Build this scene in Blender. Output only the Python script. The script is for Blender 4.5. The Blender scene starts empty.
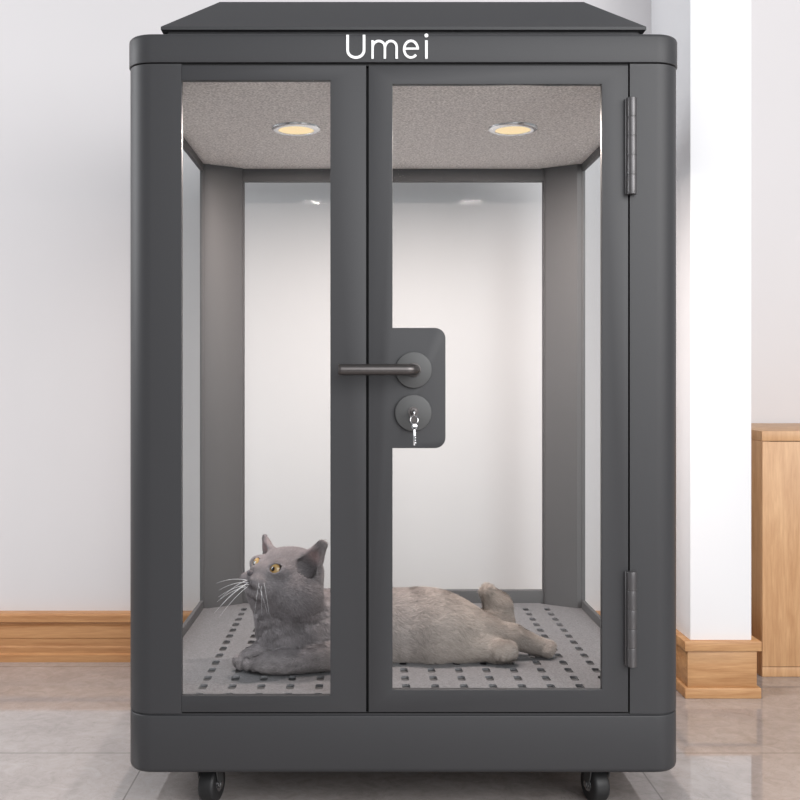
import bpy, bmesh, math, random
import numpy as np
from mathutils import Vector, Matrix
random.seed(4); np.random.seed(4)
S = bpy.context.scene
COL = S.collection
PI = math.pi

# ------------------------------------------------------------ camera, world, lights, exposure
CAM = Vector((-.066, -1.70, .72)); F = 1031.0
cd = bpy.data.cameras.new('camera'); cam = bpy.data.objects.new('camera', cd); COL.objects.link(cam)
cam.location = CAM; cam.rotation_euler = (PI/2, 0, 0)
cd.sensor_width = 36; cd.lens = 36*F/800
cd.shift_x = (400-364)/800; cd.shift_y = (380-400)/800
cd.clip_start = .05
S.camera = cam
S.view_settings.view_transform = 'Standard'; S.view_settings.look = 'None'
S.view_settings.gamma = 1; S.view_settings.use_curve_mapping = False
S.view_settings.exposure = 0.11
w = bpy.data.worlds.new('world'); S.world = w; w.use_nodes = True
w.node_tree.nodes['Background'].inputs[0].default_value = (.93, .96, 1, 1)
w.node_tree.nodes['Background'].inputs[1].default_value = .33

def area(name, loc, target, size, power, col=(1, 1, 1), sy=None, spread=PI):
    l = bpy.data.lights.new(name, 'AREA'); l.energy = power; l.color = col; l.spread = spread
    l.shape = 'RECTANGLE'; l.size = size; l.size_y = sy or size
    o = bpy.data.objects.new(name, l); COL.objects.link(o); o.location = loc
    o.rotation_euler = (Vector(target)-Vector(loc)).to_track_quat('-Z', 'Y').to_euler()
    return o
area('window_daylight', (2.6, -2.6, 1.9), (.2, .8, .6), 2.6, 84, (1, .985, .97), 2.2)
area('front_fill', (1.0, -3.2, 2.0), (-.2, .9, .7), 3.0, 78, (.97, .98, 1))  # frontal lamp added behind the camera; keeps the pillar's left face shaded
area('side_fill', (-3.0, .2, 1.7), (-.4, .8, .8), 1.6, 44, (.97, .98, 1))  # unseen fill lamp added on the left to brighten the wall behind the cabinet

# ------------------------------------------------------------ helpers
def lin(c):
    r = []
    for v in c:
        v /= 255.0
        r.append(v/12.92 if v <= .04045 else ((v+.055)/1.055)**2.4)
    return (*r, 1)

def mat(name, col, rough=.5, metal=0, spec=.5):
    m = bpy.data.materials.new(name); m.use_nodes = True
    b = m.node_tree.nodes['Principled BSDF']
    b.inputs['Base Color'].default_value = lin(col); b.inputs['Roughness'].default_value = rough
    b.inputs['Metallic'].default_value = metal; b.inputs['Specular IOR Level'].default_value = spec
    return m, m.node_tree, b

def N(t, typ, **k):
    n = t.nodes.new(typ)
    for a, v in k.items():
        if hasattr(n, a): setattr(n, a, v)
        else: n.inputs[a].default_value = v
    return n

def ramp(t, fac, stops):
    r = t.nodes.new('ShaderNodeValToRGB'); e = r.color_ramp.elements
    e[0].position, e[0].color = stops[0]; e[1].position, e[1].color = stops[-1]
    for p, c in stops[1:-1]:
        x = e.new(p); x.color = c
    t.links.new(fac, r.inputs[0]); return r

def bump(t, b, h, strength, dist):
    n = N(t, 'ShaderNodeBump'); n.inputs['Strength'].default_value = strength; n.inputs['Distance'].default_value = dist
    t.links.new(h, n.inputs['Height']); t.links.new(n.outputs[0], b.inputs['Normal'])

def noise(t, scale, detail=3, vec=None, rough=.5, dist=0):
    n = N(t, 'ShaderNodeTexNoise'); n.inputs['Scale'].default_value = scale; n.inputs['Detail'].default_value = detail
    n.inputs['Roughness'].default_value = rough; n.inputs['Distortion'].default_value = dist
    if vec is None:
        vec = N(t, 'ShaderNodeTexCoord').outputs['Object']
    t.links.new(vec, n.inputs['Vector']); return n

def powder(name, col, rough, scale=900, amp=.12, bs=.15, var=6):
    m, t, b = mat(name, col, rough)
    n = noise(t, scale, 2)
    lo = [max(0, c-var) for c in col]; hi = [c+var for c in col]
    r = ramp(t, n.outputs['Fac'], [(.3, lin(lo)), (.7, lin(hi))])
    t.links.new(r.outputs[0], b.inputs['Base Color'])
    bump(t, b, n.outputs['Fac'], bs, .0004)
    return m

M_STEEL = powder('charcoal_powder_coat', (58, 58, 60), .46, 1300, var=2)
M_STEEL.node_tree.nodes['Principled BSDF'].inputs['Specular IOR Level'].default_value = .38
M_INNER = powder('grey_powder_coat', (88, 87, 88), .55, 1000, var=3)
M_CEIL = powder('pebbled_grey_panel', (218, 212, 209), .6, 250, bs=.6, var=34)
M_TRAY = powder('speckled_grey_tray', (116, 115, 117), .6, 330, bs=.35, var=13)
M_PIT = mat('dark_pan', (78, 78, 79), .8)[0]
M_DARK = mat('dark_seam', (20, 20, 21), .7)[0]
M_HANDLE, _, _b = mat('bronzed_metal', (92, 88, 87), .28, .75)
M_ROSE, _, _b = mat('satin_grey_metal', (80, 80, 80), .42, .25)
M_HINGE = mat('hinge_steel', (96, 94, 95), .32, .5)[0]
M_CHROME2 = mat('brushed_chrome', (232, 232, 233), .25, 1)[0]
M_CHROME = mat('chrome', (225, 225, 226), .12, 1)[0]
M_RUBBER = mat('black_rubber', (34, 34, 35), .5)[0]
M_WHITE = mat('white_lettering', (250, 250, 250), .5)[0]
M_TRIM = mat('white_satin_metal', (235, 235, 236), .3, .1)[0]

def emis(name, col, st):
    m = bpy.data.materials.new(name); m.use_nodes = True; b = m.node_tree.nodes['Principled BSDF']
    b.inputs['Base Color'].default_value = lin(col); b.inputs['Emission Color'].default_value = lin(col)
    b.inputs['Emission Strength'].default_value = st; return m
M_LAMP = emis('warm_lamp_diffuser', (255, 224, 172), .86); M_LAMP.node_tree.nodes['Principled BSDF'].inputs['Base Color'].default_value = lin((60, 56, 50))

def glass(name, tint=(252, 253, 253), refl=.04):
    m = bpy.data.materials.new(name); m.use_nodes = True; t = m.node_tree; t.nodes.clear()
    out = N(t, 'ShaderNodeOutputMaterial'); tr = N(t, 'ShaderNodeBsdfTransparent'); gl = N(t, 'ShaderNodeBsdfGlossy')
    tr.inputs[0].default_value = lin(tint); gl.inputs['Roughness'].default_value = .02
    fr = N(t, 'ShaderNodeFresnel'); fr.inputs['IOR'].default_value = 1.3
    mu = N(t, 'ShaderNodeMath', operation='MULTIPLY'); mu.inputs[1].default_value = refl
    mx = N(t, 'ShaderNodeMixShader')
    t.links.new(fr.outputs[0], mu.inputs[0]); t.links.new(mu.outputs[0], mx.inputs[0])
    t.links.new(tr.outputs[0], mx.inputs[1]); t.links.new(gl.outputs[0], mx.inputs[2]); t.links.new(mx.outputs[0], out.inputs[0])
    return m
M_GLASS = glass('clear_glass')

def wood(name, c0, c1, axis='X', rough=.42, sc=1.0, cont=.5):
    m, t, b = mat(name, c0, rough)
    tc = N(t, 'ShaderNodeTexCoord'); mp = N(t, 'ShaderNodeMapping')
    s = {'X': (3*sc, 26*sc, 42*sc), 'Z': (26*sc, 26*sc, 2.4*sc)}[axis]
    mp.inputs['Scale'].default_value = s
    t.links.new(tc.outputs['Object'], mp.inputs[0])
    n = noise(t, 1.0, 5, mp.outputs[0], .6, .8)
    n2 = noise(t, 7.0, 3, mp.outputs[0], .6, .2)
    mx = N(t, 'ShaderNodeMix', data_type='FLOAT'); mx.inputs[0].default_value = .3
    t.links.new(n.outputs['Fac'], mx.inputs[2]); t.links.new(n2.outputs['Fac'], mx.inputs[3])
    r = ramp(t, mx.outputs[0], [(.5-cont*.3, lin(c1)), (.5+cont*.3, lin(c0))])
    t.links.new(r.outputs[0], b.inputs['Base Color'])
    bump(t, b, mx.outputs[0], .15, .001)
    return m
M_BASEWOOD = wood('honey_wood', (200, 150, 103), (168, 116, 74), 'X')
M_PLINTH = wood('plinth_oak', (200, 156, 110), (164, 118, 76), 'X', sc=1.3)
M_OAK = wood('sideboard_oak', (214, 172, 128), (186, 140, 98), 'Z', sc=1.4)

def wallmat(name, c):
    m, t, b = mat(name, c, .9, 0, .2)
    n = noise(t, 1.4, 3)
    r = ramp(t, n.outputs['Fac'], [(.3, lin([x-3 for x in c])), (.7, lin(c))])
    t.links.new(r.outputs[0], b.inputs['Base Color'])
    n2 = noise(t, 400, 2); bump(t, b, n2.outputs['Fac'], .08, .001)
    return m
M_WALL = wallmat('matt_white_wall', (219, 216, 217))
M_PILLAR = wallmat('pillar_white', (234, 234, 236))

def floormat():
    m, t, b = mat('polished_stone_tile', (165, 155, 150), .05, 0, .5)
    b.inputs['IOR'].default_value = 1.9
    tc = N(t, 'ShaderNodeTexCoord')
    n = noise(t, 2.2, 6, tc.outputs['Object'], .62, 1.0)
    n2 = noise(t, 22, 5, tc.outputs['Object'], .7, 1.6)
    mx = N(t, 'ShaderNodeMix', data_type='FLOAT'); mx.inputs[0].default_value = .45
    t.links.new(n.outputs['Fac'], mx.inputs[2]); t.links.new(n2.outputs['Fac'], mx.inputs[3])
    r = ramp(t, mx.outputs[0], [(.32, lin((136, 129, 125))), (.5, lin((160, 153, 150))), (.70, lin((180, 174, 171)))])
    # thin dark veins
    n3 = noise(t, 5, 6, tc.outputs['Object'], .75, 2.5)
    ab = N(t, 'ShaderNodeMath', operation='SUBTRACT'); ab.inputs[1].default_value = .5; t.links.new(n3.outputs['Fac'], ab.inputs[0])
    ab2 = N(t, 'ShaderNodeMath', operation='ABSOLUTE'); t.links.new(ab.outputs[0], ab2.inputs[0])
    rv = ramp(t, ab2.outputs[0], [(0, (.62, .6, .58, 1)), (.008, (1, 1, 1, 1))])
    mm = N(t, 'ShaderNodeMix', data_type='RGBA', blend_type='MULTIPLY'); mm.inputs[0].default_value = .5
    t.links.new(r.outputs[0], mm.inputs[6]); t.links.new(rv.outputs[0], mm.inputs[7])
    mp = N(t, 'ShaderNodeMapping'); mp.inputs['Location'].default_value = (.479, -.29, 0)
    t.links.new(tc.outputs['Object'], mp.inputs[0])
    br = N(t, 'ShaderNodeTexBrick'); br.offset = 0; br.inputs['Scale'].default_value = 1
    br.inputs['Brick Width'].default_value = .925; br.inputs['Row Height'].default_value = .6
    br.inputs['Mortar Size'].default_value = .0016; br.inputs['Mortar Smooth'].default_value = .2
    t.links.new(mp.outputs[0], br.inputs['Vector'])
    m2 = N(t, 'ShaderNodeMix', data_type='RGBA'); t.links.new(br.outputs['Fac'], m2.inputs[0])
    t.links.new(mm.outputs[2], m2.inputs[6]); m2.inputs[7].default_value = lin((108, 102, 98))
    t.links.new(m2.outputs[2], b.inputs['Base Color'])
    return m
M_FLOOR = floormat()

def link(name, me, m, parent=None, smooth=False):
    o = bpy.data.objects.new(name, me); COL.objects.link(o)
    if m is not None and not me.materials: me.materials.append(m)
    if parent: o.parent = parent; o.matrix_parent_inverse = Matrix.Identity(4)
    if smooth:
        me.polygons.foreach_set('use_smooth', [True]*len(me.polygons))
    return o

def smooth_by_angle(me, deg=35):
    bm = bmesh.new(); bm.from_mesh(me)
    for f in bm.faces: f.smooth = True
    for e in bm.edges:
        if len(e.link_faces) != 2 or e.calc_face_angle(0) > math.radians(deg): e.smooth = False
    bm.to_mesh(me); bm.free()

def obj(name, bm, m, parent=None, deg=35):
    bmesh.ops.recalc_face_normals(bm, faces=bm.faces)
    me = bpy.data.meshes.new(name); bm.to_mesh(me); bm.free()
    smooth_by_angle(me, deg)
    return link(name, me, m, parent)

def merge(bm, tmp):
    me = bpy.data.meshes.new('t'); tmp.to_mesh(me); tmp.free(); bm.from_mesh(me); bpy.data.meshes.remove(me)

def box(bm, x0, x1, y0, y1, z0, z1, bev=0, seg=2):
    t = bmesh.new()
    bmesh.ops.create_cube(t, size=1)
    for v in t.verts:
        v.co = Vector(((x0+x1)/2+v.co.x*(x1-x0), (y0+y1)/2+v.co.y*(y1-y0), (z0+z1)/2+v.co.z*(z1-z0)))
    if bev: bmesh.ops.bevel(t, geom=list(t.edges), offset=bev, segments=seg, affect='EDGES', profile=.5)
    merge(bm, t)

def prism(bm, pts, z0, z1, bt=0, bb=0, seg=3):
    """plan polygon extruded in z with bevelled top/bottom rims"""
    t = bmesh.new()
    vs = [t.verts.new((x, y, z0)) for x, y in pts]; f = t.faces.new(vs)
    r = bmesh.ops.extrude_face_region(t, geom=[f])
    for v in r['geom']:
        if isinstance(v, bmesh.types.BMVert): v.co.z = z1
    for z, b in ((z1, bt), (z0, bb)):
        if b:
            es = [e for e in t.edges if all(abs(v.co.z-z) < 1e-6 for v in e.verts)]
            bmesh.ops.bevel(t, geom=es, offset=b, segments=seg, affect='EDGES', profile=.5)
    merge(bm, t)

def rrect(x0, x1, y0, y1, r, n=8, rs=None):
    rs = rs or (r, r, r, r); p = []
    for (cx, cy, a0, q) in ((x0, y0, PI, rs[0]), (x1, y0, 1.5*PI, rs[1]), (x1, y1, 0, rs[2]), (x0, y1, .5*PI, rs[3])):
        ccx = cx+q if cx == x0 else cx-q; ccy = cy+q if cy == y0 else cy-q
        if q <= 0: p.append((cx, cy)); continue
        for i in range(n+1):
            a = a0+i/n*PI/2; p.append((ccx+q*math.cos(a), ccy+q*math.sin(a)))
    return p

def cyl(bm, c0, c1, r0, r1=None, n=32, bev=0, cap=True):
    r1 = r0 if r1 is None else r1
    c0, c1 = Vector(c0), Vector(c1); d = c1-c0
    t = bmesh.new(); bmesh.ops.create_cone(t, cap_ends=cap, segments=n, radius1=r0, radius2=r1, depth=d.length)
    if bev:
        es = [e for e in t.edges if abs(e.verts[0].co.z-e.verts[1].co.z) < 1e-7]
        bmesh.ops.bevel(t, geom=es, offset=bev, segments=3, affect='EDGES', profile=.5)
    mtx = Matrix.Translation((c0+c1)/2) @ d.to_track_quat('Z', 'Y').to_matrix().to_4x4()
    bmesh.ops.transform(t, matrix=mtx, verts=t.verts); merge(bm, t)

def tube(bm, pts, rad, n=10, cap=True):
    pts = [Vector(p) for p in pts]; rads = rad if isinstance(rad, (list, tuple)) else [rad]*len(pts)
    t = bmesh.new(); rings = []; up = None
    for i, p in enumerate(pts):
        d = (pts[min(i+1, len(pts)-1)]-pts[max(i-1, 0)]).normalized()
        if up is None: up = Vector((0, 0, 1)) if abs(d.z) < .9 else Vector((1, 0, 0))
        a = d.cross(up).normalized(); b = a.cross(d).normalized(); up = b
        rings.append([t.verts.new(p+rads[i]*(math.cos(k/n*2*PI)*a+math.sin(k/n*2*PI)*b)) for k in range(n)])
    for i in range(len(rings)-1):
        for k in range(n): t.faces.new((rings[i][k], rings[i][(k+1) % n], rings[i+1][(k+1) % n], rings[i+1][k]))
    if cap: t.faces.new(rings[0][::-1]); t.faces.new(rings[-1])
    merge(bm, t)

def plate_mesh(loops, thick, bev=0):
    """flat outline with holes, filled and thickened (outline in u,v; thickness along w)"""
    cu = bpy.data.curves.new('p', 'CURVE'); cu.dimensions = '2D'; cu.fill_mode = 'BOTH'
    cu.extrude = thick/2-bev; cu.bevel_depth = bev; cu.bevel_resolution = 1; cu.offset = -bev
    for L in loops:
        s = cu.splines.new('POLY'); s.points.add(len(L)-1); s.use_cyclic_u = True
        for i, (u, v) in enumerate(L): s.points[i].co = (u, v, 0, 1)
    o = bpy.data.objects.new('p', cu); COL.objects.link(o)
    dg = bpy.context.evaluated_depsgraph_get(); me = bpy.data.meshes.new_from_object(o.evaluated_get(dg))
    bpy.data.objects.remove(o); bpy.data.curves.remove(cu)
    return me

def plate(name, loops, thick, w0, m, parent, plane='XZ', bev=0):
    me = plate_mesh(loops, thick, bev)
    me.materials.clear()
    for v in me.vertices:
        u, q, k = v.co
        if plane == 'XZ': v.co = (u, w0+thick/2-k, q)
        elif plane == 'XY': v.co = (u, q, w0+thick/2+k)
        else: v.co = (w0+thick/2+k, u, q)
    bm = bmesh.new(); bm.from_mesh(me); bmesh.ops.remove_doubles(bm, verts=bm.verts, dist=1e-6)
    bpy.data.meshes.remove(me)
    return obj(name, bm, m, parent, 30)

def empty(name, loc=(0, 0, 0), parent=None):
    o = bpy.data.objects.new(name, None); COL.objects.link(o); o.location = loc; o.empty_display_size = .05
    if parent: o.parent = parent
    return o

def tag(o, label=None, cat=None, group=None, kind=None):
    if label: o['label'] = label
    if cat: o['category'] = cat
    if group: o['group'] = group
    if kind: o['kind'] = kind
    return o

def rect(x0, x1, z0, z1): return [(x0, z0), (x1, z0), (x1, z1), (x0, z1)]
def PX(x): return (x-404)/606.7            # front plane of the cabinet, metres
def PZ(y): return .72+(380-y)/606.7

# ------------------------------------------------------------ room
WY, AY = .962, 1.27
bm = bmesh.new(); box(bm, -3.2, 3.2, -2.6, 1.4, -.05, 0); tag(obj('floor', bm, M_FLOOR), kind='structure')
bm = bmesh.new(); box(bm, -3.2, .70, WY, WY+.12, 0, 2.8); tag(obj('wall_back', bm, M_WALL), kind='structure')
PX0, PX1, PY0 = .6760, .8155, .645
bm = bmesh.new(); box(bm, PX0, PX1, PY0, AY+.03, 0, 2.8, .002); tag(obj('wall_pillar', bm, M_PILLAR), kind='structure')
bm = bmesh.new(); box(bm, PX1-.02, 3.2, AY, AY+.12, 0, 2.8); tag(obj('wall_alcove', bm, M_WALL), kind='structure')

# skirting board with a moulded profile
prof = [(0, 0), (.032, 0), (.032, .018), (.026, .022), (.026, .036), (.0235, .040), (.0235, .058), (.026, .061), (.026, .090),
        (.022, .094), (.022, .0985), (.032, .102), (.032, .1185), (.029, .1235), (0, .1245)]
bm = bmesh.new(); rings = []
for x in (-3.2, PX0-.002):
    rings.append([bm.verts.new((x, WY-d, z)) for d, z in prof])
n = len(prof)
for k in range(n): bm.faces.new((rings[0][k], rings[0][(k+1) % n], rings[1][(k+1) % n], rings[1][k]))
bm.faces.new(rings[0]); bm.faces.new(rings[1][::-1])
tag(obj('baseboard_back', bm, M_BASEWOOD, None, 20), kind='structure')

# wooden plinth round the pillar foot
bm = bmesh.new()
a, b_, y0 = PX0, PX1, PY0
for (o_, z0, z1) in ((.0165, 0, .0235), (.009, .0235, .107), (.017, .107, .129)):
    box(bm, a-o_, b_+o_, y0-o_, WY+.2, z0, z1, .0016)
tag(obj('trim_1', bm, M_PLINTH), kind='structure')

# ------------------------------------------------------------ sideboard
sx0, sx1, sy0, sy1, sh = .899, 1.75, .80, 1.262, .596
sb = empty('sideboard', ((sx0+sx1)/2, (sy0+sy1)/2, 0))
tag(sb, 'pale oak sideboard with plain front standing behind the white pillar', 'sideboard')
def lbox(name, m, parent, *a, bev=0):
    bm = bmesh.new(); box(bm, *a, bev)
    o = obj(name, bm, m, parent)
    if parent and parent.parent is None: o.location = [-c for c in parent.location]
    return o
lbox('top_board', M_OAK, sb, sx0, sx1, sy0, sy1, sh-.024, sh, bev=.0012)
for x in (sx0, sx1-.02): lbox('side_panel', M_OAK, sb, x, x+.02, sy0+.004, sy1, .0, sh-.0245, bev=.0006)
lbox('back_panel', M_OAK, sb, sx0+.021, sx1-.021, sy1-.012, sy1-.002, .03, sh-.025)
lbox('base_rail', M_OAK, sb, sx0+.001, sx1-.001, sy0, sy0+.0035, .0005, .0235, bev=.0004)
mid = (sx0+sx1)/2
for x0, x1 in ((sx0+.001, mid-.001), (mid+.001, sx1-.001)):
    lbox('door', M_OAK, sb, x0, x1, sy0-.0005, sy0+.0035, .025, sh-.0255, bev=.0005)

# ------------------------------------------------------------ the glazed pet cabinet
cab = empty('pet_cabinet', (0, 0, 0))
tag(cab, 'tall charcoal metal pet cabinet with glass panes, sloped roof and castors', 'pet cabinet')
D = .76; R = .045
GZ = PZ(714)       # top of base
# base
bm = bmesh.new(); prism(bm, rrect(-.4603, .4603, 0, D, R, 10), .0705, GZ-.003, .0022, .009)
prism(bm, rrect(-.4575, .4575, .004, D-.004, R-.004, 10), GZ-.004, GZ+.001)
obj('base', bm, M_STEEL, cab)
# top band
TB0, TB1 = PZ(63.4), PZ(34.6)
bm = bmesh.new(); prism(bm, rrect(-.4622, .4622, -.002, D+.002, R+.002, 10), TB0+.0015, TB1+.002, .006, .001)
obj('top_band', bm, M_STEEL, cab)
# roof
bm = bmesh.new(); prism(bm, rrect(-.396, .396, .03, D-.03, .004, 2), TB1-.001, 1.306)
t = bmesh.new()
def ringv(hx, ya, yb, z): return [t.verts.new(p) for p in ((-hx, ya, z), (hx, ya, z), (hx, yb, z), (-hx, yb, z))]
r = [ringv(.405, .02, D-.02, 1.3045), ringv(.405, .02, D-.02, 1.3095), ringv(.319, .108, D-.108, 1.3830), ringv(.315, .112, D-.112, 1.3845)]
for i in range(3):
    for k in range(4): t.faces.new((r[i][k], r[i][(k+1) % 4], r[i+1][(k+1) % 4], r[i+1][k]))
t.faces.new(r[0][::-1]); t.faces.new(r[3]); merge(bm, t)
obj('roof', bm, M_STEEL, cab, 10)
# front corner posts
xl, xr = PX(181.6), PX(629)
z0, z1 = GZ+.0005, TB0-.0005
SYF = .085
bm = bmesh.new(); prism(bm, rrect(-.4603, xl-.0002, 0, .045, 0, 10, (R, 0, 0, 0))[:-2]+[(xl-.0002, .012), (-.4365, .012), (-.4365, SYF), (-.4603, SYF)], z0, z1)
obj('corner_post', bm, M_STEEL, cab)
bm = bmesh.new(); prism(bm, rrect(xr+.0016, .4603, 0, .045, 0, 10, (0, R, 0, 0))[:-2]+[(.4603, SYF), (.4365, SYF), (.4365, .012), (xr+.0016, .012)], z0, z1)
obj('corner_post', bm, M_STEEL, cab)
# rear corner posts with a slanting inner face
for s in (-1, 1):
    pts = [(-.4470, .705), (-.4450, .682), (-.4265, .682), (-.356, .728), (-.352, .735), (-.352, D)]
    q = rrect(-.447, -.352, .5, D, .038, 10)[-11:]
    pts = pts + [p for p in q if p[0] < -.353]
    pts = [(s*-1*x if s == -1 else (-x if x < -.36 else -x+.008), y) for x, y in pts]
    if s == 1: pts = pts[::-1]
    bm = bmesh.new(); prism(bm, pts, z0, z1)
    obj('corner_post', bm, M_INNER, cab)
FZ, CZ = .1925, 1.219
# side frames and panes
for s in (-1, 1):
    w0 = -.4450 if s == -1 else .437
    fr = plate('side_frame', [rect(SYF-.001, .683, z0, z1), rect(SYF+.018, .6805, FZ+.018, CZ-.016)], .008, w0, M_INNER, cab, 'YZ', .0008)
    bm = bmesh.new(); box(bm, s*.4410-.001, s*.4410+.001, SYF+.017, .6815, FZ+.017, CZ-.015)
    obj('glass_pane', bm, M_GLASS, fr)
# back frame and pane
bf = plate('back_frame', [rect(-.3522, .3602, z0, z1), rect(-.350, .358, FZ+.029, CZ-.029)], .018, .7395, M_INNER, cab, 'XZ', .001)
bm = bmesh.new(); box(bm, -.351, .359, .747, .749, FZ+.028, CZ-.028); obj('glass_pane', bm, M_GLASS, bf)
# ceiling panel
bm = bmesh.new(); prism(bm, [(-.4365, .014), (.4365, .014), (.4365, .684), (.425, .684), (.352, .732), (.352, .738), (-.352, .738), (-.352, .732), (-.425, .684), (-.4365, .684)], CZ, CZ+.018)
obj('ceiling_panel', bm, M_CEIL, cab)
# perforated floor tray
holes = []
for i in range(15):
    cx = .0066+(i-7)*.0499
    for j in range(14):
        cy = .0235+j*.05
        y0_, y1_ = cy-.0150, cy+.0150
        if y1_ < y0_+.004: continue
        rr = min(.0052, (y1_-y0_)/2.01)
        holes.append(rrect(cx-.0068, cx+.0068, y0_, y1_, rr, 3))
outer = [(-.4365, .014), (.4365, .014), (.4365, .684), (.425, .684), (.352, .732), (.352, .738), (-.352, .738), (-.352, .732), (-.425, .684), (-.4365, .684)]
tray = plate('floor_tray', [outer]+holes, .004, FZ-.004, M_TRAY, cab, 'XY')
bm = bmesh.new(); box(bm, -.435, .435, .016, .68, GZ+.002, FZ-.0045)
obj('tray_underside', bm, M_PIT, tray)

# fixed front panel
zt, zb = PZ(65.2), PZ(712.3)
fp = plate('fixed_panel', [[(xl+.0002, zb), (PX(366), zb), (PX(366), zt), (xl+.0002, zt), (xl+.0002, PZ(80)), (PX(330.3), PZ(80)), (PX(330.3), PZ(696)), (xl+.0002, PZ(696))]], .012, 0, M_STEEL, cab, 'XZ', .0004)
bm = bmesh.new(); box(bm, PX(181)-.002, PX(330.5)+.002, .004, .007, PZ(696)-.002, PZ(80)+.002); obj('glass_pane', bm, M_GLASS, fp)
# door with the lock tongue
L = [(PX(392.5), PZ(690)), (PX(602), PZ(690)), (PX(602), PZ(84)), (PX(392.5), PZ(84)), (PX(392.5), PZ(327.8))]
rr = 10.5/606.7
tx, tz0, tz1 = PX(445.5), PZ(448.2), PZ(327.8)
for i in range(9):
    a = PI/2-i/8*PI/2; L.append((tx-rr+rr*math.cos(a), tz1-rr+rr*math.sin(a)))
for i in range(9):
    a = -i/8*PI/2; L.append((tx-rr+rr*math.cos(a), tz0+rr+rr*math.sin(a)))
L.append((PX(392.5), PZ(448.2)))
door = plate('door', [rect(PX(368.6), xr-.0012, zb, zt), L], .012, 0, M_STEEL, cab, 'XZ', .0007)
bm = bmesh.new(); box(bm, PX(392)-.002, PX(602.5)+.002, .004, .007, PZ(690)-.002, PZ(84)+.002); obj('glass_pane', bm, M_GLASS, door)
# dark seal behind the seam between leaf and door
bm = bmesh.new()
for x in (PX(367.3), xr): box(bm, x-.004, x+.004, .0125, .018, zb, zt)
box(bm, xl, xr, .004, .012, zt+.0002, zt+.004); box(bm, xl, xr, .004, .012, zb-.003, zb-.0002)
obj('door_seal', bm, M_DARK, cab)
# lever handle
hx, hz = PX(413.6), PZ(370)
bm = bmesh.new(); cyl(bm, (hx, .0, hz), (hx, -.0065, hz), .0300, n=48, bev=.0012); obj('handle_rosette', bm, M_ROSE, door)
bm = bmesh.new(); cyl(bm, (hx, -.006, hz), (hx, -.012, hz), .0115, n=32, bev=.001)
pts = [(hx, -.008, hz), (hx, -.030, hz)]
for i in range(1, 9):
    a = i/8*PI/2; pts.append((hx-.014*(1-math.cos(a)), -.030-.014*math.sin(a), hz))
pts.append((PX(340.5)+.002, -.044, hz))
tube(bm, pts, .0092, 24)
cyl(bm, (PX(340.5)+.0025, -.044, hz), (PX(340.5)-.0025, -.044, hz), .0092, .0084, 24)
obj('lever_handle', bm, M_HANDLE, door, 50)
# lock escutcheon and cylinder
kx, kz = PX(413.2), PZ(412.8)
bm = bmesh.new(); cyl(bm, (kx, 0, kz), (kx, -.0065, kz), .0302, n=48, bev=.0012); obj('lock_escutcheon', bm, M_ROSE, door)
bm = bmesh.new()
pr = []
for i in range(25):
    a = -PI*.22+i/24*(PI*1.44); pr.append((kx+.0085*math.cos(a), kz+.002+.0085*math.sin(a)))
pr += [(kx-.005, kz-.0145), (kx, kz-.016), (kx+.005, kz-.0145)]
t = bmesh.new(); fv = [t.verts.new((x, -.0062, z)) for x, z in pr]; ff = t.faces.new(fv)
g = bmesh.ops.extrude_face_region(t, geom=[ff])
for v in g['geom']:
    if isinstance(v, bmesh.types.BMVert): v.co.y = -.0095
merge(bm, t); cyl(bm, (kx, -.009, kz+.002), (kx, -.0115, kz+.002), .0062, n=24, bev=.0005)
obj('lock_cylinder', bm, M_HANDLE, door)
# hinges
for (ya, yb) in ((98.6, 195.3), (570.5, 665.8)):
    bm = bmesh.new(); hxx = PX(630.6); n = 5; za, zb_ = PZ(yb), PZ(ya); h = (zb_-za)/n
    for i in range(n):
        cyl(bm, (hxx, -.0065, za+i*h+.0004), (hxx, -.0065, za+(i+1)*h-.0004), .0084, n=32, bev=.0007)
    cyl(bm, (hxx, -.0065, za+.001), (hxx, -.0065, zb_-.001), .0080, n=24)
    box(bm, hxx-.0100, hxx+.006, -.0035, .0006, za+.001, zb_-.001, .0008)
    obj('hinge', bm, M_HINGE, cab)
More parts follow.
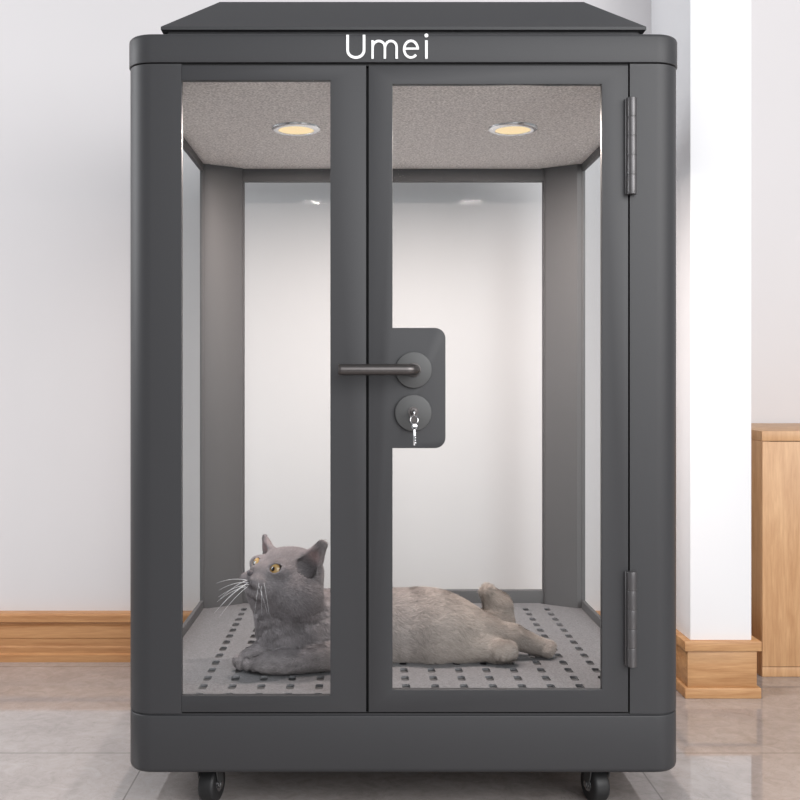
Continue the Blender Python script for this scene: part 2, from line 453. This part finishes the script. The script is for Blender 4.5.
# lettering, four letters as raised strokes
def lettering():
    bm = bmesh.new(); cnt_ = []
    def stroke(pts, w, dot=False):
        # flat ribbon 1.2 mm thick; pts in letter pixels
        P = [Vector((PX(x), PZ(y))) for x, y in pts]; h = w/606.7/2
        t = bmesh.new(); Ls, Rs = [], []
        for i, p in enumerate(P):
            d0 = (P[i]-P[i-1]).normalized() if i else (P[1]-P[0]).normalized()
            d1 = (P[i+1]-P[i]).normalized() if i < len(P)-1 else d0
            d = (d0+d1).normalized(); nn = Vector((-d.y, d.x)); k = h/max(.5, nn.dot(Vector((-d0.y, d0.x))))
            Ls.append(p+nn*k); Rs.append(p-nn*k)
        yf, yb = -.0036-.00012*len(cnt_), -.0018; cnt_.append(1)
        def q(v, y): return t.verts.new((v.x, y, v.y))
        a = [[q(Ls[i], yf), q(Rs[i], yf), q(Rs[i], yb), q(Ls[i], yb)] for i in range(len(P))]
        for i in range(len(P)-1):
            for k in range(4): t.faces.new((a[i][k], a[i][(k+1) % 4], a[i+1][(k+1) % 4], a[i+1][k]))
        t.faces.new(a[0][::-1]); t.faces.new(a[-1]); merge(bm, t)
    def arc(cx, cy, rx, ry, a0, a1, n=18):
        return [(cx+rx*math.cos(math.radians(a0+(a1-a0)*i/n)), cy-ry*math.sin(math.radians(a0+(a1-a0)*i/n))) for i in range(n+1)]
    W = 2.7
    stroke([(347.6, 35.3)]+arc(355.8, 50.6, 8.2, 7.4, 180, 360)+[(364.0, 35.3)], W)
    stroke([(372.5, 59.3), (372.5, 40.8)], 2.4)
    stroke([(372.5, 59.3), (372.5, 48)]+arc(378.7, 47.6, 6.1, 6.0, 172, 0, 14)+[(384.8, 59.3)], 2.4)
    stroke([(384.8, 59.3), (384.8, 48)]+arc(390.8, 47.6, 5.7, 6.0, 172, 0, 14)+[(396.5, 59.3)], 2.4)
    stroke([(404.6, 49.2), (417.6, 49.2)], 2.0)
    stroke([(417.6, 50.0)]+arc(410.8, 49.8, 6.8, 8.3, 0, 318, 30), 2.4)
    stroke([(426.2, 41), (426.2, 59.3)], 2.6)
    cyl(bm, (PX(426.2), -.0018, PZ(36.0)), (PX(426.2), -.0038, PZ(36.0)), 1.9/606.7, n=20)
    return obj('lettering', bm, M_WHITE, cab)
tag(lettering(), 'white lettering')
# downlights
for x in (-.2005, .2290):
    dl = empty('downlight', (x, .343, CZ), cab)
    bm = bmesh.new()
    t = bmesh.new(); prof_ = [(.0340, -.0005), (.0352, -.0050), (.042, -.0060), (.0480, -.0030), (.0490, .0)]
    nseg = 48; rg = []
    for (rad, z) in prof_: rg.append([t.verts.new((rad*math.cos(k/nseg*2*PI), rad*math.sin(k/nseg*2*PI), z)) for k in range(nseg)])
    for i in range(len(rg)-1):
        for k in range(nseg): t.faces.new((rg[i][k], rg[i][(k+1) % nseg], rg[i+1][(k+1) % nseg], rg[i+1][k]))
    merge(bm, t); obj('trim_ring', bm, M_CHROME2, dl)
    bm = bmesh.new(); cyl(bm, (0, 0, 0), (0, 0, -.0042), .0350, .0340, n=48); obj('diffuser', bm, M_LAMP, dl)
    l = bpy.data.lights.new('downlight_lamp', 'AREA'); l.shape = 'DISK'; l.size = .07; l.energy = 5.4; l.color = (1, .86, .80)
    lo = bpy.data.objects.new('downlight_lamp', l); COL.objects.link(lo); lo.parent = dl; lo.location = (0, 0, -.006)
# castors
for (x, y, a) in ((-.331, .050, -15), (.334, .050, 15), (-.325, .685, 30), (.325, .685, 160)):
    cs = empty('castor', (x, y, 0), cab); cs.rotation_euler = (0, 0, math.radians(a))
    bm = bmesh.new(); cyl(bm, (0, 0, .0765), (0, 0, .070), .021, n=28, bev=.001)
    for s in (-1, 1):
        t = bmesh.new(); pts = [(-.010, .070), (.014, .070), (.020, .034), (.016, .024), (.008, .024), (-.004, .045)]
        vs = [t.verts.new((s*.0185, yy+.004, zz)) for yy, zz in pts]; f0 = t.faces.new(vs)
        g = bmesh.ops.extrude_face_region(t, geom=[f0])
        for v in g['geom']:
            if isinstance(v, bmesh.types.BMVert): v.co.x -= s*.002
        merge(bm, t)
    box(bm, -.0185, .0185, -.006, .018, .067, .0705)
    obj('fork', bm, M_ROSE, cs)
    bm = bmesh.new(); cyl(bm, (-.0145, .016, .0300), (.0145, .016, .0300), .0300, n=40, bev=.006); obj('wheel', bm, M_RUBBER, cs)
    bm = bmesh.new(); cyl(bm, (-.0195, .016, .0300), (.0195, .016, .0300), .0055, n=16); cyl(bm, (-.0152, .016, .0300), (.0152, .016, .0300), .012, n=24)
    obj('axle_bolt', bm, M_CHROME, cs)

# ------------------------------------------------------------ keys in the lock
ks = empty('key_bunch', (kx, -.02, kz))
tag(ks, 'small silver keys on a ring hanging from the cabinet door lock', 'keys')
def rel(o): o.location = [-c for c in ks.location]; return o
bm = bmesh.new()
box(bm, kx-.0011, kx+.0011, -.026, -.010, kz-.002, kz+.006, .0003)
cyl(bm, (kx-.0011, -.028, kz+.000), (kx+.0011, -.028, kz+.000), .0062, n=20, bev=.0003)
rel(obj('inserted_key', bm, M_CHROME, ks))
bm = bmesh.new(); rc = kz-.0105
tube(bm, [(kx+.0062*math.cos(i/20*2*PI), -.029+.0016*math.sin(i/20*2*PI), rc+.0066*math.sin(i/20*2*PI)) for i in range(21)], .0009, 8, False)
rel(obj('ring', bm, M_CHROME, ks))
bm = bmesh.new()
cyl(bm, (kx+.0006, -.0285, rc-.011), (kx+.0006, -.0302, rc-.011), .0050, n=20, bev=.0003)
pz = rc-.0155
box(bm, kx-.0016, kx+.0018, -.0302, -.0287, pz-.026, pz+.003, .0003)
for i in range(5): box(bm, kx+.0012, kx+.0030, -.0301, -.0288, pz-.007-i*.004, pz-.0048-i*.004, .0002)
rel(obj('hanging_key', bm, M_CHROME, ks))

# ------------------------------------------------------------ the cat
def P(px, py, Y): d = 1.7+Y; return np.array([-.066+(px-364)*d/F, Y, .72-(py-380)*d/F])
def nrm(v): v = np.asarray(v, float); return v/np.linalg.norm(v)
C = P(286, 581, .205)
hf = nrm([-.71, -.66, .29]); hs = np.array([.695, -.72, -.07]); hs = nrm(hs-hf*hs.dot(hf)); hu = np.cross(hs, hf)
if hu[2] < 0: hu = -hu
def H(f, s, u): return C+f*hf+s*hs+u*hu

h_ = .0023
lo = np.array([-.35, .08, FZ-.006]); hi = np.array([.34, .52, .46])
dims = np.ceil((hi-lo)/h_).astype(int)
gx, gy, gz = [lo[i]+h_*np.arange(dims[i]) for i in range(3)]
X, Y, Z = np.meshgrid(gx, gy, gz, indexing='ij'); G = np.stack([X, Y, Z], -1).astype(np.float32)
def rc(a, b, ra, rb, G=G, flat=None):
    a = np.asarray(a, np.float32); b = np.asarray(b, np.float32); ba = b-a; pa = G-a
    t = np.clip((pa@ba)/(ba@ba), 0, 1); q = pa-t[..., None]*ba
    if flat is not None:
        nn, k = flat; dn = q@np.asarray(nn, np.float32); q = q+(k-1)*dn[..., None]*np.asarray(nn, np.float32)
    return np.sqrt((q*q).sum(-1))-(ra+(rb-ra)*t)
def el(c, r, ax=None, G=G):
    q = G-np.asarray(c, np.float32)
    if ax is not None: q = q@np.stack(ax, 1).astype(np.float32)
    r = np.asarray(r, np.float32); k0 = np.sqrt(((q/r)**2).sum(-1)); k1 = np.sqrt(((q/(r*r))**2).sum(-1))+1e-6
    return k0*(k0-1)/k1
def sm(a, b, k):
    h = np.clip(.5+.5*(b-a)/k, 0, 1); return b*(1-h)+a*h-k*h*(1-h)
def smx(a, b, k): return -sm(-a, -b, k)
AX = (hf, hs, hu)
EAR = {1: (P(307, 569, .178), P(322, 545, .165)), -1: (P(270, 557, .246), P(265, 539, .262))}
EYE = {}
for s in (-1, 1):
    en = nrm(.70*hf+.50*s*hs+.16*hu); ew = nrm(s*hs*.72-.5*hf+.22*hu); ew = nrm(ew-en*ew.dot(en)); eh = np.cross(en, ew)
    if s == -1: en = nrm(.92*hf-.12*hs+.14*hu); ew = nrm(-hs*.85-.1*hf+.15*hu); ew = nrm(ew-en*ew.dot(en)); eh = np.cross(en, ew)
    EYE[s] = (H(.0600, -.0235, .0185), en, ew, eh) if s == -1 else (H(.0535, s*.0290, .0190), en, ew, eh)
def cat_sdf(G, part='all'):
    a = dict(G=G)
    body = rc(P(318, 628, .262), P(415, 630, .29), .070, .079, **a)
    body = sm(body, el(P(440, 634, .285), (.085, .075, .074), **a), .03)
    body = sm(body, el(P(300, 632, .225), (.062, .062, .066), **a), .03)      # chest
    body = sm(body, rc(P(345, 618, .24), P(352, 650, .20), .045, .035, **a), .03)  # shoulder
    # thigh and hind legs
    body = sm(body, rc(P(440, 630, .262), P(478, 634, .255), .062, .036, **a), .03)
    leg = rc(P(470, 628, .262), P(512, 637, .262), .030, .0205, **a)
    leg = sm(leg, rc(P(512, 637, .262), P(545, 648.5, .262), .0205, .0165, **a), .012)
    body = sm(body, leg, .02)
    leg2 = rc(P(462, 646, .235), P(492, 650, .222), .028, .019, **a)
    leg2 = sm(leg2, el(P(503, 651, .212), (.026, .021, .0195), **a), .012)
    body = sm(body, leg2, .015)
    # tail
    tl = rc(P(455, 622, .345), P(500, 625, .39), .027, .026, **a)
    tl = sm(tl, rc(P(500, 625, .39), P(498, 606, .395), .026, .0235, **a), .015)
    tl = sm(tl, rc(P(498, 606, .395), P(487, 592, .39), .0235, .0155, **a), .015)
    body = sm(body, tl, .012)
    # neck
    neck = rc(P(283, 600, .212), P(290, 632, .222), .056, .060, **a)
    body = sm(body, neck, .03)
    # forelegs
    fl = rc(P(350, 655, .185), P(285, 662.5, .150), .029, .0215, **a)
    fl = sm(fl, rc(P(285, 662.5, .150), P(267, 663, .146), .0215, .0195, **a), .01)
    for i, (dx, dy) in enumerate(((256.5, .159), (257.0, .147), (260, .136))):
        fl = sm(fl, el(P(dx, 665, dy), (.0100, .0076, .0110), **a), .003)
    body = sm(body, fl, .010)
    f2 = rc(P(284, 640, .215), P(255, 657, .182), .027, .0195, **a)
    f2 = sm(f2, el(P(249, 659, .172), (.019, .019, .0165), **a), .01)
    for (dx, py, dy) in ((237.5, 661, .172), (241, 663, .159), (247.5, 664, .151), (255, 664, .150)):
        f2 = sm(f2, el(P(dx, py, dy), (.0074, .0095, .0110), **a), .0022)
    body = sm(body, f2, .010)
    # toes of the hind feet
    for (dx, py, dy) in ((496, 653.5, .203), (501.5, 655, .199), (507.5, 655, .200), (513, 653, .207)):
        body = sm(body, el(P(dx, py, dy), (.0068, .0095, .0115), **a), .0025)
    for (dx, py, dy) in ((550, 646, .262), (549, 650, .254), (547, 652.5, .247)):
        body = sm(body, el(P(dx, py, dy), (.0110, .008, .0095), **a), .005)
    # head
    hd = el(H(-.004, 0, .004), (.062, .064, .058), AX, **a)
    for s in (-1, 1):
        hd = sm(hd, el(H(.008, s*.035, -.022), (.042, .036, .036), AX, **a), .022)   # cheeks
        hd = sm(hd, el(H(.046, s*.030, .018), (.016, .020, .014), AX, **a), .012)    # brow / eye surround
    hd = sm(hd, el(H(.055, 0, -.010), (.030, .026, .026), AX, **a), .018)            # muzzle base
    hd = sm(hd, el(H(.063, 0, .006), (.021, .0130, .014), AX, **a), .012)            # nose bridge
    hd = sm(hd, el(H(.064, 0, -.030), (.018, .0165, .012), AX, **a), .010)          # chin
    for s in (-1, 1):
        hd = sm(hd, el(H(.0755, s*.0120, -.0115), (.0160, .0155, .0125), AX, **a), .006)  # whisker pads
        ec, en, ew, eh = EYE[s]
        hd = sm(hd, el(ec-.003*en, (.0100, .0160, .0115) if s == 1 else (.0085, .0135, .0105), (en, ew, eh), **a), .008)     # lids
        hd = smx(hd, -el(ec+.004*en, (.0105, .0130 if s == 1 else .0108, .0084), (en, ew, eh), **a), .002)
    hd = smx(hd, -rc(H(.094, 0, -.016), H(.086, 0, -.034), .0012, .0012, **a), .004)
    hd = sm(hd, el(H(-.012, .022, .030), (.034, .034, .030), AX, **a), .02)
    hd = sm(hd, el(H(-.006, .046, -.020), (.040, .034, .040), AX, **a), .02)
    # ears
    for s in (-1, 1):
        base, tip = EAR[s]
        en = nrm(.80*hf+.55*s*hs+.10*hu)
        ax = nrm(tip-base); en = nrm(en-ax*en.dot(ax))
        ear = rc(base, tip, .0280, .0098, G=G, flat=(en, 1.9))
        cut = rc(base+en*.0120+ax*.006, tip+en*.0080-ax*.007, 0.0220, .0050, G=G, flat=(en, 1.25))
        hd = sm(hd, ear, .012)
        hd = smx(hd, -cut, .004)
    body = sm(body, hd, .022)
    return smx(body, -(G[..., 2]-FZ-.0008), .006)

def surface_nets(D, lo, h):
    nx, ny, nz = D.shape; ins = D < 0
    cnt = np.zeros((nx-1, ny-1, nz-1), np.int16); acc = np.zeros((nx-1, ny-1, nz-1, 3), np.float32)
    off = [(i, j, k) for i in (0, 1) for j in (0, 1) for k in (0, 1)]
    def sl(o): return tuple(slice(o[i], o[i]+D.shape[i]-1) for i in range(3))
    for a in off:
        for ax in range(3):
            if a[ax]: continue
            b = list(a); b[ax] = 1
            da, db = D[sl(a)], D[sl(b)]; cr = (da < 0) != (db < 0)
            t = np.where(cr, da/np.where(cr, da-db, 1), 0)
            p = [np.full(da.shape, a[i], np.float32) for i in range(3)]; p[ax] = t
            acc += np.where(cr[..., None], np.stack(p, -1), 0); cnt += cr
    act = cnt > 0; idx = -np.ones(act.shape, np.int64); idx[act] = np.arange(act.sum())
    cell = np.argwhere(act); V = (cell+acc[act]/cnt[act][:, None])*h+lo
    quads = []
    for ax in range(3):
        u, v = (ax+1) % 3, (ax+2) % 3
        A = [slice(1, -1)]*3; A[ax] = slice(0, -1); B = list(A); B[ax] = slice(1, None)
        da, db = ins[tuple(A)], ins[tuple(B)]; e = np.argwhere(da != db)
        flip = db[tuple(e.T)]
        base = e.copy(); base[:, u] += 1; base[:, v] += 1
        def at(du, dv):
            q = base.copy(); q[:, u] -= du; q[:, v] -= dv; return idx[tuple(q.T)]
        q = np.stack([at(1, 1), at(0, 1), at(0, 0), at(1, 0)], 1)
        q[flip] = q[flip][:, ::-1]; quads.append(q)
    Q = np.concatenate(quads); return V, Q[(Q >= 0).all(1)]
Dg = cat_sdf(G)
V, Q = surface_nets(Dg, lo, h_)
e_ = .001
def grad(p):
    g = np.zeros_like(p)
    for i in range(3):
        d = np.zeros(3); d[i] = e_
        g[:, i] = cat_sdf((p+d).astype(np.float32))-cat_sdf((p-d).astype(np.float32))
    return g/np.maximum(np.linalg.norm(g, axis=1, keepdims=True), 1e-9)

_rng = np.random.RandomState(7); LAT = _rng.rand(32, 32, 32)
def vnoise(p, sc):
    q = p/np.asarray(sc); i = np.floor(q).astype(int); f = q-i; f = f*f*(3-2*f); o = 0
    for a in (0, 1):
        for b in (0, 1):
            for c in (0, 1):
                w_ = np.where(a, f[:, 0], 1-f[:, 0])*np.where(b, f[:, 1], 1-f[:, 1])*np.where(c, f[:, 2], 1-f[:, 2])
                o = o+w_*LAT[(i[:, 0]+a) % 32, (i[:, 1]+b) % 32, (i[:, 2]+c) % 32]
    return o*2-1
def clump(p):
    ch = np.clip((-.085-p[:, 0])/.05, 0, 1)*np.clip((C[2]-.02-p[:, 2])/.03, 0, 1)   # chest ruff
    a = vnoise(p, (.017, .017, .0065))*.7+vnoise(p+3, (.008, .008, .0035))*.5
    b = vnoise(p, (.020, .012, .010))*.6+vnoise(p+5, (.009, .005, .005))*.5
    return a*ch+b*.6*(1-ch), ch
cat = empty('cat', (0.02, .27, FZ))
tag(cat, 'grey short-haired cat with amber eyes lying inside the glass cabinet', 'cat')
CO = np.array(cat.location)
gV = np.concatenate([grad(V[i:i+40000]) for i in range(0, len(V), 40000)])
cl, ch = clump(V); paw = np.clip((V[:, 2]-FZ-.03)/.03, 0, 1); face = np.clip((np.linalg.norm(V-C, axis=1)-.060)/.02, 0, 1)
V = V+gV*(cl*(.0006+.0032*ch+.0012*(1-ch))*paw*face)[:, None]
me = bpy.data.meshes.new('body')
me.from_pydata((V-CO).tolist(), [], Q.tolist()); me.update()

# coat colour: cool grey face, taupe body with warm light painted in, pale feet, pink ear cups
def coat(p):
    bx = np.clip((p[:, 0]+.17)/.30, 0, 1)[:, None]
    face = np.array(lin((138, 132, 134))[:3]); bod = np.array(lin((168, 157, 149))[:3])
    c = face*(1-bx)+bod*bx
    for s in (-1, 1):
        en = nrm(.80*hf+.55*s*hs+.10*hu); e = .5*EAR[s][0]+.5*EAR[s][1]+en*.004; w_ = np.exp(-((p-e)**2).sum(1)/(.013**2))[:, None]
        m_ = w_*1.0; c = c*(1-m_*.8)+np.array(lin((190, 162, 160))[:3])*m_*.8
    lowp = np.clip(1-(p[:, 2]-FZ)/.045, 0, 1)[:, None]*((p[:, 0] > .2)[:, None]*.5+.25)
    c = c*(1-lowp)+np.array(lin((178, 168, 162))[:3])*lowp
    # darker muzzle mask
    mz = np.exp(-((p-H(.080, .0, .004))**2).sum(1)/(.022**2))[:, None]
    c = c*(1-mz*.25)
    return c
def add_col(me, cols):
    a = me.color_attributes.new('coat', 'FLOAT_COLOR', 'POINT')
    a.data.foreach_set('color', np.concatenate([cols, np.ones((len(cols), 1))], 1).astype(np.float32).ravel())
M_COAT, t_, b_c = mat('cat_coat', (140, 134, 133), .85, 0, .15)
at_ = N(t_, 'ShaderNodeAttribute', attribute_name='coat')
nz_ = noise(t_, 55, 4, None, .6, .5)
rr_ = ramp(t_, nz_.outputs['Fac'], [(.32, (.78, .78, .78, 1)), (.68, (1.12, 1.12, 1.12, 1))])
mm_ = N(t_, 'ShaderNodeMix', data_type='RGBA', blend_type='MULTIPLY'); mm_.inputs[0].default_value = 1
t_.links.new(at_.outputs['Color'], mm_.inputs[6]); t_.links.new(rr_.outputs[0], mm_.inputs[7]); t_.links.new(mm_.outputs[2], b_c.inputs['Base Color'])
nb_ = noise(t_, 240, 3, None, .6, 0); bump(t_, b_c, nb_.outputs['Fac'], .4, .002)
add_col(me, coat(V))
link('body', me, M_COAT, cat, True)

# fur: fine tapering blades combed along the body
tri = np.concatenate([Q[:, [0, 1, 2]], Q[:, [0, 2, 3]]])
ta, tb, tc_ = V[tri[:, 0]], V[tri[:, 1]], V[tri[:, 2]]
ar = np.linalg.norm(np.cross(tb-ta, tc_-ta), axis=1)
ok = (ta[:, 2] > FZ+.003)
ar = ar*ok; NH = 120000
pick = np.random.choice(len(tri), NH, p=ar/ar.sum())
r1, r2 = np.random.rand(NH, 1), np.random.rand(NH, 1); sw = (r1+r2 > 1)[:, 0]; r1[sw] = 1-r1[sw]; r2[sw] = 1-r2[sw]
Ph = ta[pick]+r1*(tb-ta)[pick]+r2*(tc_-ta)[pick]
Nh = grad(Ph)
nose = H(.090, 0, .0)
dh = np.linalg.norm(Ph-C, axis=1, keepdims=True)
wh = np.clip((.105-dh)/.03, 0, 1)
fh = Ph-nose; fh /= np.maximum(np.linalg.norm(fh, axis=1, keepdims=True), 1e-6)
fb = np.tile(np.array([[.85, .0, -.42]]), (NH, 1))
chest = np.clip((-.12-Ph[:, 0])/.05, 0, 1)[:, None]
fb = fb*(1-chest)+np.array([[.15, -.1, -.95]])*chest
leg = (Ph[:, 2] < FZ+.05)[:, None] & (Ph[:, 0] < -.02)[:, None] & (Ph[:, 1] < .19)[:, None]
fb = np.where(leg, np.array([[-.9, -.1, -.25]]), fb)
fl = fh*wh+fb*(1-wh)
wob = .35*np.stack([np.sin(Ph[:, 2]*120+Ph[:, 1]*90), np.cos(Ph[:, 0]*110+Ph[:, 2]*60), np.sin(Ph[:, 0]*95-Ph[:, 1]*120)], 1)
fl = fl+wob*(1-wh)+.22*np.random.randn(NH, 3)
fl -= Nh*(fl*Nh).sum(1, keepdims=True); fl /= np.maximum(np.linalg.norm(fl, axis=1, keepdims=True), 1e-6)
ln = .0105*np.ones((NH, 1)); ln = ln*(1-wh)+.0058*wh
dn = np.linalg.norm(Ph-nose, axis=1, keepdims=True); ln = np.minimum(ln, .0018+dn*.085)
for s in (-1, 1):
    dt = np.linalg.norm(Ph-(.35*EAR[s][0]+.65*EAR[s][1]), axis=1, keepdims=True); ln = np.where(dt < .028, .0032, ln)
    qe = (Ph-EYE[s][0])@np.stack(EYE[s][1:], 1); de = np.sqrt((qe[:, 1]/.0150)**2+(qe[:, 2]/.0100)**2+(qe[:, 0]/.03)**2); keep = (de > 1) if s == -1 else keep & (de > 1)
paws = (Ph[:, 2] < FZ+.045)[:, None]; ln = np.where(paws & ((Ph[:, 0] > .21) | (Ph[:, 1] < .20))[:, None], ln*.55, ln)
ln *= .7+.6*np.random.rand(NH, 1)
Ph, Nh, fl, ln = Ph[keep], Nh[keep], fl[keep], ln[keep]; NH = len(Ph)
side = np.cross(fl, Nh); wd = .00042+.00025*np.random.rand(NH, 1)
d1 = fl*.9+Nh*.42; d1 /= np.linalg.norm(d1, axis=1, keepdims=True)
p0, p1 = Ph-side*wd-Nh*.0006, Ph+side*wd-Nh*.0006
mid_ = Ph+d1*ln*.55; tip = mid_+(fl*.98+Nh*.12)*ln*.5
p2, p3 = mid_+side*wd*.7, mid_-side*wd*.7
VV = np.stack([p0, p1, p2, p3, tip], 1).reshape(-1, 3); VV[:, 2] = np.maximum(VV[:, 2], FZ+.0006)
i0 = np.arange(NH)*5
FQ = np.stack([i0, i0+1, i0+2, i0+3], 1); FT = np.stack([i0+3, i0+2, i0+4], 1)
fm = bpy.data.meshes.new('fur'); fm.from_pydata((VV-CO).tolist(), [], FQ.tolist()+FT.tolist()); fm.update()
clh, chh = clump(Ph); cc = coat(Ph)*(.86+.34*np.random.rand(NH, 1))*(1+clh*(.12+.26*chh))[:, None]; add_col(fm, np.repeat(cc, 5, axis=0))  # clump noise also darkens hollows between tufts: shade put into the hair colour
fm.polygons.foreach_set('use_smooth', [True]*len(fm.polygons))
nn_ = Nh*.95+.25*np.random.randn(NH, 3)*.5; nn_ /= np.linalg.norm(nn_, axis=1, keepdims=True)
fm.normals_split_custom_set_from_vertices(np.repeat(nn_, 5, axis=0).tolist())
M_FUR, t_, b_f = mat('cat_fur', (140, 134, 133), .75, 0, .2)
at_ = N(t_, 'ShaderNodeAttribute', attribute_name='coat'); t_.links.new(at_.outputs['Color'], b_f.inputs['Base Color'])
tag(link('fur', fm, M_FUR, cat), kind='stuff')

def eye_mat():
    m, t, b = mat('amber_eye', (200, 150, 60), .05, 0, .6)
    b.inputs['Coat Weight'].default_value = 1; b.inputs['Coat Roughness'].default_value = .02
    tc = N(t, 'ShaderNodeTexCoord'); sp = N(t, 'ShaderNodeVectorMath', operation='LENGTH')
    mp = N(t, 'ShaderNodeMapping'); mp.inputs['Scale'].default_value = (1, 1, 0); mp.inputs['Rotation'].default_value = (0, 0, 0)
    t.links.new(tc.outputs['Object'], mp.inputs[0]); t.links.new(mp.outputs[0], sp.inputs[0])
    k = 78
    mu = N(t, 'ShaderNodeMath', operation='MULTIPLY'); mu.inputs[1].default_value = k; t.links.new(sp.outputs['Value'], mu.inputs[0])
    r = ramp(t, mu.outputs[0], [(.0, lin((16, 14, 12))), (.28, lin((22, 18, 14))), (.36, lin((150, 116, 62))), (.62, lin((190, 158, 104))), (.84, lin((172, 134, 78))), (.93, lin((60, 52, 46)))])
    t.links.new(r.outputs[0], b.inputs['Base Color'])
    return m
M_EYE = eye_mat()
gaze = nrm([-.78, -.58, .22])
for s in (-1, 1):
    bm = bmesh.new(); bmesh.ops.create_uvsphere(bm, u_segments=32, v_segments=20, radius=.0150)
    o = obj('eye', bm, M_EYE, cat, 180)
    g = nrm(.5*EYE[s][1]+.5*gaze)
    o.location = Vector((EYE[s][0]-.0095*EYE[s][1]-CO).tolist()); o.rotation_euler = Vector(g.tolist()).to_track_quat('Z', 'Y').to_euler()
# nose
M_NOSE = mat('slate_nose', (82, 76, 80), .5)[0]
bm = bmesh.new(); bmesh.ops.create_uvsphere(bm, u_segments=20, v_segments=14, radius=1)
for v in bm.verts:
    x, y, z = v.co; wdt = .0072*(.55+.45*(z+1)/2)
    v.co = Vector((H(.0865+.0045*x, wdt*1.20*y, .0005+.0055*z)-CO).tolist())
obj('nose', bm, M_NOSE, cat, 180)
# whiskers
M_WH = mat('white_whisker', (225, 225, 228), .5)[0]
bm = bmesh.new()
for k in range(8):
    b0 = P(246+(k % 3)*1.5, 580+(k % 4)*2.2, .135+.004*(k % 2)); L_ = .050+.016*random.random()
    d = nrm([-1, -.25-.1*(k % 3), .25-.14*k]); pts = []
    for i in range(8):
        u_ = i/7; pts.append(Vector((b0+d*L_*u_-np.array([0, 0, 1])*.016*u_*u_-CO).tolist()))
    tube(bm, pts, [.00042*(1-.7*i/7) for i in range(8)], 5)
for k in range(4):
    b0 = P(259+(k % 3)*2.5, 583+(k % 2)*3, .128); L_ = .040+.016*random.random()
    d = nrm([-.1+.16*k, -.55, -.75]); pts = []
    for i in range(8):
        u_ = i/7; pts.append(Vector((b0+d*L_*u_-np.array([0, -.3, 1])*.012*u_*u_-CO).tolist()))
    tube(bm, pts, [.00024*(1-.7*i/7) for i in range(8)], 5)
obj('whiskers', bm, M_WH, cat, 180)
